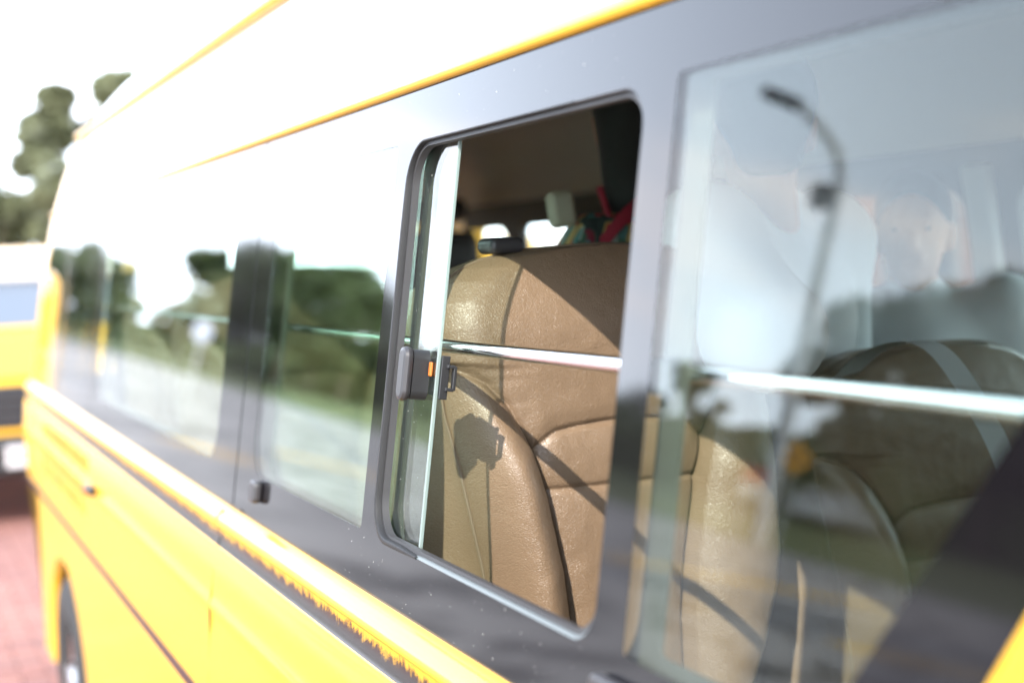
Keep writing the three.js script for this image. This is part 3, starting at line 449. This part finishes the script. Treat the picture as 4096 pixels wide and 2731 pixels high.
{ // floral cloth bag with red straps and a pale flap
  const cv = document.createElement('canvas'); cv.width = cv.height = 256; const c = cv.getContext('2d'), r = rng(11); c.fillStyle = '#2c3a38'; c.fillRect(0, 0, 256, 256);
  for (let i = 0; i < 70; i++) { c.fillStyle = ['#a8182a', '#d23a35', '#4d7a78', '#b79a62', '#3d5a4a', '#7a2b3c', '#8fa39a'][Math.floor(r() * 7)]; c.beginPath(); c.ellipse(r() * 256, r() * 256, 10 + r() * 22, 8 + r() * 14, r() * 3, 0, 7); c.fill(); }
  const tx = new THREE.CanvasTexture(cv); tx.colorSpace = THREE.SRGBColorSpace; tx.wrapS = tx.wrapT = THREE.RepeatWrapping;
  const base = [-2.06, 1.33, -0.498];
  const t = thing('cloth_bag', 'floral cloth bag with red straps behind the beige window seat', 'bag', base);
  const g = rbox(0.15, 0.31, 0.21, 0.05, 0, 0.155, -0.02, 5), p = g.attributes.position;
  for (let i = 0; i < p.count; i++) { const y = p.getY(i), k = smooth(y, 0.15, 0.31); p.setZ(i, p.getZ(i) * (1 - 0.3 * k) - 0.055 * k); p.setX(i, p.getX(i) * (1 - 0.45 * k) + 0.006 * Math.sin(p.getZ(i) * 40)); }
  g.computeVertexNormals();
  part(t, 'bag_body', g, new THREE.MeshStandardMaterial({ map: tx, roughness: 0.9 }));
  const strap = (pts, w) => { const cu = new THREE.CatmullRomCurve3(pts.map(v3)); return gridGeo(1, 24, (i, j) => { const q = cu.getPoint(j / 24); return [q.x + 0.003 * i, q.y + (i - 0.5) * w, q.z]; }); };
  const red = std(0.28, 0.012, 0.03, 0.7);
  part(t, 'strap', strap([[0.05, 0.255, -0.02], [0.06, 0.30, -0.06], [0.05, 0.335, -0.12], [0.02, 0.36, -0.18]], 0.03), red);
  part(t, 'strap', bar([0.085, 0.20, -0.085], [0.08, 0.32, -0.115], 0.012, 0.012, 8), red);
  part(t, 'flap', rbox(0.03, 0.060, 0.045, 0.012, 0.0, 0.318, -0.018, 3).rotateX(0.12), std(0.45, 0.42, 0.33, 0.9));
  part(t, 'red_edge', bar([0.02, 0.352, -0.04], [0.02, 0.295, -0.058], 0.006, 0.006, 8), red);
}

// ================= GROUND =================
const speck = dataTex(512, (u, v) => { const k = 0.78 + 0.13 * tnoise(u, v, 3, 1) + 0.16 * tnoise(u, v, 23, 4) + 0.08 * tnoise(u, v, 60, 6); return [k, k, k]; }, true);
function uvXZ(g, s) { const p = g.attributes.position, u = []; for (let i = 0; i < p.count; i++) u.push(p.getX(i) / s, p.getZ(i) / s); g.setAttribute('uv', new THREE.Float32BufferAttribute(u, 2)); return g; }
const sheet = (x0, z0, x1, z1, y, s = 3) => uvXZ(new THREE.PlaneGeometry(x1 - x0, z1 - z0, 1, 1).rotateX(-Math.PI / 2).translate((x0 + x1) / 2, y, (z0 + z1) / 2), s);
struct('ground', sheet(-1500, -1500, 1500, 1500, -0.16, 5), new THREE.MeshStandardMaterial({ color: C(0.16, 0.17, 0.09), roughness: 1, map: speck }));
const shadeBlotches = dataTex(1024, (u, v) => { const big = tnoise(u, v, 2.1, 2) + 0.5 * tnoise(u, v, 5.5, 9), k = 0.80 - 0.34 * smooth(big, 0.05, 0.42) + 0.05 * tnoise(u, v, 30, 4) + 0.04 * tnoise(u, v, 80, 7); return [k, k, k]; }, true);  // dark blotches are dappled tree shade painted into the road colour
struct('road', sheet(-1200, 2.3, 600, 21.5, -0.12, 17), new THREE.MeshStandardMaterial({ color: C(0.50, 0.475, 0.455), roughness: 0.9, map: shadeBlotches }));
struct('kerb', merge([rbox(1200, 0.16, 0.16, 0.02, -300, -0.075, 2.22), rbox(1200, 0.17, 0.18, 0.02, -300, -0.07, 21.6)]), std(0.42, 0.41, 0.39, 0.9));
for (const [a, b] of [[[-19.3, 10.4], [-20.4, 16.8]], [[-13.4, 10.2], [-12.7, 12.8]], [[-28.8, 7.6], [-27.2, 9.8]], [[-25.8, 4.7], [-23.6, 5.8]]]) {
  const dx = b[0] - a[0], dz = b[1] - a[1], l = Math.hypot(dx, dz);
  struct('road_marking', new THREE.PlaneGeometry(l, 0.6).rotateX(-Math.PI / 2).rotateY(-Math.atan2(dz, dx)).translate((a[0] + b[0]) / 2, -0.115, (a[1] + b[1]) / 2), std(0.62, 0.36, 0.06, 0.8));
}
{ // brick pavement: single bricks where the photo shows them, the rest together
  const pave = struct('brick_pavement', sheet(-60, -30, 30, 2.14, -0.045, 2), std(0.20, 0.15, 0.12, 1));
  const bw = 0.2, bd = 0.1, gap = 0.007, r = rng(21);
  const geos = [0, 1, 2].map((k) => new RoundedBoxGeometry(bd - gap, 0.06, bw - gap, 1, 0.004 + k * 0.0008));
  const mats = [[0.36, 0.165, 0.135], [0.33, 0.15, 0.125], [0.40, 0.19, 0.155], [0.30, 0.15, 0.13]].map((c) => new THREE.MeshStandardMaterial({ color: C(...c), roughness: 0.92, map: speck }));
  const list = [];
  for (let i = 0; i < 260; i++) for (let j = -40; j < 11; j++) { const x = -3.2 - i * bd, z = j * bw + (i % 2 ? bw / 2 : 0); list.push([x, z]); }
  const vis = (x, z) => x < -5.3 && z < -0.02 + (-5.3 - x) * -0.012 + 0.45 && z > -0.02 - (-5.3 - x) * 0.11 ? 1 : 0;
  list.sort((a, b) => vis(...b) - vis(...a) || b[0] - a[0]);
  const rest = [];
  list.forEach(([x, z], k) => {
    const y = -0.030 + (r() - 0.5) * 0.004, rot = (r() - 0.5) * 0.02;
    if (k < 300) { const m = part(pave, k ? `brick_${String(k).padStart(3, '0')}` : 'brick', geos[k % 3], mats[Math.floor(r() * 4)]); m.position.set(x, y, z); m.rotation.y = rot; m.rotation.x = (r() - 0.5) * 0.01; } else rest.push([x, y, z, rot, r()]);
  });
  const im = new THREE.InstancedMesh(geos[0], new THREE.MeshStandardMaterial({ color: C(1, 1, 1), roughness: 0.92, map: speck }), rest.length); im.name = 'remaining_bricks'; im.userData = { kind: 'stuff' };
  const m4 = new THREE.Matrix4(); rest.forEach(([x, y, z, rot, q], k) => { m4.makeRotationY(rot).setPosition(x, y, z); im.setMatrixAt(k, m4); im.setColorAt(k, mats[Math.floor(q * 4)].color); });
  pave.add(im);
}
// grass verge across the road, rising a little to the trees
struct('grass_verge', gridGeo(80, 10, (i, j) => { const x = lerp(120, -700, i / 80), t = j / 10; return [x, -0.02 + 0.9 * t * t + 0.05 * fbm(x * 0.2, t * 9), lerp(21.68, 46, t)]; }, (i, j) => [i * 3, j]), new THREE.MeshStandardMaterial({ color: C(0.115, 0.15, 0.035), roughness: 1, map: speck }));

// ================= TREES =================
const leafMats = [[0.085, 0.125, 0.03], [0.11, 0.15, 0.042], [0.04, 0.07, 0.022], [0.16, 0.175, 0.08]].map((c) => phys(...c, { roughness: 0.75, transmission: 0.4, thickness: 0, side: THREE.DoubleSide }));  // last, palest colour has bright haze mixed into the leaf green
const bark = std(0.11, 0.085, 0.065, 0.95);
function treeGeo(seed, h, rad, n, leaf, spread = 0.6) {
  const r = rng(seed), clumps = [], P = [], N = [], I = [];
  const nc = 26; for (let i = 0; i < nc; i++) { const a = r() * 6.283, q = Math.sqrt(r()), y = 0.32 + 0.62 * r(), w = Math.sin(Math.PI * clamp((y - 0.2) / 0.85, 0, 1)); clumps.push([Math.cos(a) * q * rad * w, y * h, Math.sin(a) * q * rad * w, rad * (0.2 + 0.2 * r())]); }
  for (let i = 0; i < n; i++) {
    const c = clumps[Math.floor(r() * nc)], u = r() * 2 - 1, a = r() * 6.283, q = Math.pow(r(), 0.5) * c[3], s = Math.sqrt(1 - u * u);
    const x = c[0] + Math.cos(a) * s * q, y = c[1] + u * q * 0.7, z = c[2] + Math.sin(a) * s * q, nrm = new THREE.Vector3(r() - 0.5, r() * 0.8 + 0.1, r() - 0.5).normalize();
    const t1 = new THREE.Vector3(r() - 0.5, r() - 0.5, r() - 0.5).cross(nrm).normalize(), t2 = nrm.clone().cross(t1), l = leaf * (0.6 + 0.8 * r()), b = P.length / 3;
    for (const [p, k] of [[-1, 0], [0, -0.45], [1, 0], [0, 0.45]]) { P.push(x + (t1.x * p + t2.x * k) * l, y + (t1.y * p + t2.y * k) * l, z + (t1.z * p + t2.z * k) * l); N.push(nrm.x, nrm.y, nrm.z); }
    I.push(b, b + 1, b + 2, b, b + 2, b + 3);
  }
  const g = new THREE.BufferGeometry(); g.setAttribute('position', new THREE.Float32BufferAttribute(P, 3)); g.setAttribute('normal', new THREE.Float32BufferAttribute(N, 3)); g.setIndex(I);
  const limbs = [bar([0, 0, 0], [0.02 * h, 0.38 * h, 0], h * 0.024, h * 0.016, 10)]; for (let i = 0; i < 9; i++) { const c = clumps[i]; limbs.push(bar([0.018 * h, (0.26 + 0.012 * i) * h, 0], [c[0] * 0.9, c[1], c[2] * 0.9], h * 0.011, h * 0.004, 7)); }
  return { crown: g, trunk: merge(limbs) };
}
const TG = [treeGeo(1, 10, 4.2, 14000, 0.26), treeGeo(2, 10, 3.4, 8000, 0.24), treeGeo(3, 10, 4.8, 16000, 0.28), treeGeo(4, 10, 3.2, 24000, 0.26)];
function tree(k, mat, pos, s, ry, label, group) { const t = thing('tree', label, 'tree', pos, group); t.scale.setScalar(s); t.rotation.y = ry; part(t, 'trunk', TG[k].trunk, bark); part(t, 'crown', TG[k].crown, leafMats[mat]); return t; }
// behind the front of the van, seen directly
tree(3, 3, [-31, -0.16, -4.05], 0.61, 0.6, 'tall tree rising behind the front end of the yellow van');
tree(2, 3, [-32, -0.16, -1.75], 0.36, 1.6, 'low bushy tree above the other yellow vehicle at the left edge');
tree(1, 3, [-44, -0.16, -1.9], 0.54, 2.2, 'small distant tree at the left edge of the photo');
// across the road, seen mirrored in the windows
const ROW = 'trees across the road mirrored in the windows';
const azTree = (az, dist, hgt, k, mat, label) => { const a = THREE.MathUtils.degToRad(az); tree(k, mat, [-1.5 - Math.sin(a) * dist, 0.1, Math.cos(a) * dist], hgt / 10, az, label, ROW); };
azTree(46, 64, 13.4, 0, 2, 'broad dark tree mirrored at the right edge of the rear window');
azTree(49.4, 70, 12.2, 2, 2, 'spreading tree mirrored beside the seat belt in the rear window');
azTree(58.6, 95, 9.0, 1, 0, 'small tree top mirrored just above the chrome rail');
tree(0, 2, [-3, 0.05, 24], 1.25, 0.4, 'broad roadside tree out of view behind the photographer, nearer the van front', 'trees shading the road');
tree(2, 2, [6, 0.05, 24.5], 1.2, 1.4, 'broad roadside tree out of view behind the photographer, nearer the van rear', 'trees shading the road');
const RL = ['low end', 'second tree from the right', 'third tree from the right', 'highest right crown', 'highest left crown', 'tree left of the highest crowns', 'low left end'].map((w) => `${w} of the green tree mass mirrored in the middle windows`);
[[70.6, 135, 11.5], [72.2, 130, 12], [73.6, 140, 14], [75.0, 150, 15.5], [76.5, 150, 15.5], [77.9, 155, 13.5], [78.9, 160, 9]].forEach(([a, d, h], i) => azTree(a, d, h, i % 3, i % 2, RL[i]));
const RF = ['rightmost', 'second from right', 'third from right', 'third from left', 'second from left', 'leftmost'].map((w) => `${w} of the six trees mirrored in the frontmost windows`);
[[81.6, 150, 8.5], [82.3, 140, 9.5], [83.0, 150, 9.5], [83.8, 150, 9], [84.6, 160, 9.5], [85.5, 170, 9]].forEach(([a, d, h], i) => azTree(a, d, h, (i + 1) % 3, i % 2, RF[i]));
{ // hedge-like undergrowth along the back of the verge
  const r = rng(31), g = new THREE.IcosahedronGeometry(1, 2), p = g.attributes.position; for (let i = 0; i < p.count; i++) { const k = 1 + 0.35 * noise(p.getX(i) * 3, p.getY(i) * 3 + p.getZ(i) * 5); p.setXYZ(i, p.getX(i) * k, p.getY(i) * k, p.getZ(i) * k); } g.computeVertexNormals();
  const n = 700, im = new THREE.InstancedMesh(g, std(0.05, 0.07, 0.022, 0.95), n); im.name = 'undergrowth'; im.userData = { kind: 'stuff', label: 'dark undergrowth below the trees across the road', category: 'undergrowth' };
  const m = new THREE.Matrix4(); for (let i = 0; i < n; i++) { const x = -25 - i * 0.85, s = 1.7 + r() * 2.2; m.makeScale(s * 1.2, s, s).setPosition(x, 0.9 + r() * 1.4, 45 + r() * 6); im.setMatrixAt(i, m); }
  scene.add(im);
}
// ================= STREET FURNITURE ACROSS THE ROAD =================
const azPos = (az, z) => [-1.1 - Math.tan(THREE.MathUtils.degToRad(az)) * z, z];
const steel = phys(0.52, 0.54, 0.55, { roughness: 0.6 });
{
  const [x, z] = azPos(54.4, 22.2), t = thing('street_lamp', 'tall grey street lamp with a curved arm mirrored in the rear window', 'street lamp', [x, -0.1, z]);
  part(t, 'pole', bar([0, 0, 0], [0, 9.2, 0], 0.21, 0.16, 12), steel);
  part(t, 'arm', tube([[0, 9.1, 0], [0, 10.2, 0], [-0.25, 11.1, -0.15], [-0.85, 11.8, -0.5], [-1.5, 12.35, -0.9]], 0.14, 40, 8), steel);
  part(t, 'lamp_head', rbox(1.3, 0.34, 0.5, 0.1, 0, 0, 0).rotateZ(-0.28).rotateY(-0.54).translate(-1.95, 12.5, -1.15), M.blackPlastic);
  part(t, 'junction_box', rbox(0.55, 0.66, 0.4, 0.05, -0.42, 9.8, -0.2), M.blackPlastic);
}
{
  const [x, z] = azPos(53.7, 22.6), t = thing('warning_sign', 'yellow diamond warning sign with a black arrow mirrored over the shaded seat', 'sign', [x, -0.05, z]);
  const ry = 2.18;
  part(t, 'post', bar([0, 0, 0], [0, 3.6, 0], 0.04, 0.04, 8), steel);
  part(t, 'board', rbox(0.66, 0.66, 0.02, 0.008).rotateZ(Math.PI / 4).rotateY(ry).translate(0.05, 2.55, -0.035), std(0.72, 0.33, 0.02, 0.5));
  const a = new THREE.Shape([[-0.2, -0.05], [0.05, -0.05], [0.05, -0.14], [0.24, 0.02], [0.05, 0.18], [0.05, 0.08], [-0.2, 0.08]].map((p) => new THREE.Vector2(...p)));
  part(t, 'arrow', new THREE.ExtrudeGeometry(a, { depth: 0.004, bevelEnabled: false }).rotateY(ry).translate(0.06, 2.55, -0.042), M.black);
}
{
  const [x, z] = azPos(55.1, 26), t = thing('roadside_board', 'red and white board mirrored low in the rear window', 'sign', [x, 0, z]);
  for (const dx of [-0.55, 0.55]) part(t, 'post', bar([dx, 0, 0], [dx, 2.1, 0], 0.04, 0.04, 8), steel);
  part(t, 'red_board', rbox(1.5, 0.5, 0.04, 0.01, 0, 1.85, -0.06), std(0.5, 0.05, 0.03, 0.6)); part(t, 'white_board', rbox(1.5, 0.45, 0.04, 0.01, 0, 1.36, -0.06), std(0.75, 0.74, 0.7, 0.6));
}
{
  const [x, z] = azPos(78.4, 10.5), t = thing('round_sign', 'pale round traffic sign on a post mirrored in the front side window', 'sign', [x, -0.12, z]);
  part(t, 'post', bar([0, 0, 0], [0, 2.4, 0], 0.04, 0.04, 8), steel);
  part(t, 'disc', new THREE.CylinderGeometry(0.42, 0.42, 0.03, 28).rotateX(Math.PI / 2).rotateY(1.2).translate(0.04, 2.5, -0.03), std(0.42, 0.44, 0.55, 0.5));
}
function car(name, label, pos, ry, col, group) {
  const t = thing(name, label, 'car', pos, group); t.rotation.y = ry;
  const s = new THREE.Shape([[-2.1, 0.3], [2.1, 0.3], [2.15, 0.6], [2.0, 0.82], [1.1, 0.95], [0.55, 1.42], [-1.1, 1.46], [-1.8, 1.0], [-2.1, 0.92]].map((p) => new THREE.Vector2(...p)));
  part(t, 'body', new THREE.ExtrudeGeometry(s, { depth: 1.6, bevelEnabled: true, bevelSize: 0.06, bevelThickness: 0.08, bevelSegments: 3 }).translate(0, 0, -0.8), col);
  const w = new THREE.Shape([[0.9, 0.96], [0.48, 1.36], [-1.05, 1.38], [-1.6, 1.02]].map((p) => new THREE.Vector2(...p)));
  part(t, 'side_window', new THREE.ExtrudeGeometry(w, { depth: 1.775, bevelEnabled: false }).translate(0, 0, -0.8875), M.frit);
  for (const x of [-1.3, 1.35]) for (const z of [-0.78, 0.78]) { const wh = part(t, 'wheel', new THREE.CylinderGeometry(0.31, 0.31, 0.2, 20).rotateX(Math.PI / 2).translate(x, 0.31, z), M.tyre); part(wh, 'rim', new THREE.CylinderGeometry(0.19, 0.19, 0.215, 16).rotateX(Math.PI / 2).translate(x, 0.31, z), M.rim); }
  return t;
}
{
  const white = phys(0.5, 0.5, 0.5, { roughness: 0.4, clearcoat: 1, clearcoatRoughness: 0.05 });
  let p = azPos(52.0, 40); car('parked_car', 'pale grey car parked beyond the grass, mirrored in the rear window', [p[0], 0.55, p[1]], 0.1, white);
}
{ // low house behind the verge
  const [x, z] = azPos(49.0, 58), t = thing('low_house', 'low pale house with a grey roof mirrored behind the trees', 'house', [x, 0.6, z]);
  part(t, 'wall', box(16, 2.9, 8, 0, 1.45, 0), std(0.42, 0.30, 0.26, 0.9));
  const s = new THREE.Shape([[-5, 2.9], [5, 2.9], [0, 5.0]].map((p) => new THREE.Vector2(...p)));
  part(t, 'roof', new THREE.ExtrudeGeometry(s, { depth: 17.4, bevelEnabled: false }).translate(0, 0.004, -8.7).rotateY(Math.PI / 2), std(0.22, 0.21, 0.21, 0.9));
  for (const dx of [-5.5, -1.8, 2.2, 5.8]) { const w = part(t, 'window', box(1.5, 1.2, 0.08, dx, 1.6, -4.03), std(0.6, 0.6, 0.58, 0.6)); part(w, 'window_glass', box(1.3, 1.0, 0.03, dx, 1.6, -4.07), M.frit); }
}
{ // orange house on the far side of the van
  const t = thing('orange_house', 'orange brick wall glimpsed through the far window at the right edge', 'house', [-12, -0.1, -13]);
  part(t, 'wall', box(22, 3.1, 5, 0, 1.55, -2.5), std(0.50, 0.17, 0.06, 0.9));
  part(t, 'roof', rbox(22.6, 0.25, 5.6, 0.04, 0, 3.25, -2.5), std(0.30, 0.12, 0.07, 0.9));
  for (const dx of [-8, -4, 0, 4, 8]) { const w = part(t, 'window', box(1.6, 1.2, 0.08, dx, 1.7, 0.03), std(0.6, 0.55, 0.5, 0.7)); part(w, 'window_glass', box(1.4, 1.0, 0.03, dx, 1.7, 0.07), M.frit); }
}
// ================= OTHER YELLOW VEHICLES AHEAD =================
{
  const make = (label, pos) => {
    const t = thing('parked_minibus', label, 'minibus', pos, 'yellow vehicles parked ahead');
    const prof = new THREE.Shape([[0, 0.42], [0.05, 0.62], [0.02, 0.92], [-0.30, 1.14], [-0.42, 1.19], [-0.80, 1.56], [-1.0, 1.68], [-1.3, 1.72], [-4.3, 1.72], [-4.4, 1.5], [-4.45, 0.4]].map((p) => new THREE.Vector2(...p)));
    part(t, 'body', new THREE.ExtrudeGeometry(prof, { depth: 1.56, bevelEnabled: true, bevelSize: 0.05, bevelThickness: 0.07, bevelSegments: 4 }).translate(0, 0, -0.78), M.yellow);
    const wd_ = rr(-0.66, -0.235, 0.66, 0.235, 0.06);
    part(t, 'windscreen', new THREE.ExtrudeGeometry(wd_, { depth: 0.012, bevelEnabled: false }).rotateY(Math.PI / 2).rotateZ(0.80).translate(-0.575, 1.40, 0), phys(0.10, 0.12, 0.15, { roughness: 0.12, specularIntensity: 0.5 }));
    part(t, 'roof_front', rbox(0.42, 0.20, 1.5, 0.06, -0.86, 1.63, 0), M.whitePaint);
    const gr = part(t, 'grille', rbox(0.06, 0.30, 1.46, 0.02, 0.07, 0.75, 0), M.blackPlastic);
    for (let i = 0; i < 4; i++) part(gr, 'grille_bar', rbox(0.03, 0.022, 1.3, 0.008, 0.105, 0.66 + i * 0.065, 0), M.greyPlastic);
    part(t, 'bumper', rbox(0.16, 0.26, 1.68, 0.05, 0.08, 0.46, 0), M.blackPlastic);
    for (const z of [-0.62, 0.62]) part(t, 'headlight', rbox(0.07, 0.14, 0.26, 0.04, 0.08, 0.84, z), phys(0.7, 0.72, 0.75, { roughness: 0.1, clearcoat: 1 }));
    const p = part(t, 'number_plate', rbox(0.015, 0.13, 0.32, 0.004, 0.168, 0.46, 0), std(0.5, 0.48, 0.48, 0.5));
    for (let i = 0; i < 6; i++) part(p, 'plate_mark', box(0.003, i % 2 ? 0.06 : 0.07, 0.02, 0.177, 0.465, -0.12 + i * 0.048), M.black);
    for (const x of [-0.85, -3.6]) for (const z of [-0.75, 0.75]) { const w = part(t, 'wheel', new THREE.CylinderGeometry(0.32, 0.32, 0.2, 24).rotateX(Math.PI / 2).translate(x, 0.32, z), M.tyre); part(w, 'rim', new THREE.CylinderGeometry(0.2, 0.2, 0.215, 20).rotateX(Math.PI / 2).translate(x, 0.32, z), M.rim); }
    return t;
  };
  const a = make('yellow vehicle with black grille and white number plate parked ahead at the left edge', [-9.4, 0, -0.30]);
  dup(a, 'yellow vehicle parked beside the other one, glimpsed through the van windscreen', [-10.6, 0, -5.6]);
}
scene.traverse((m) => { if (m.isMesh) { m.castShadow = true; m.receiveShadow = true; } });
renderer.render(scene, camera);
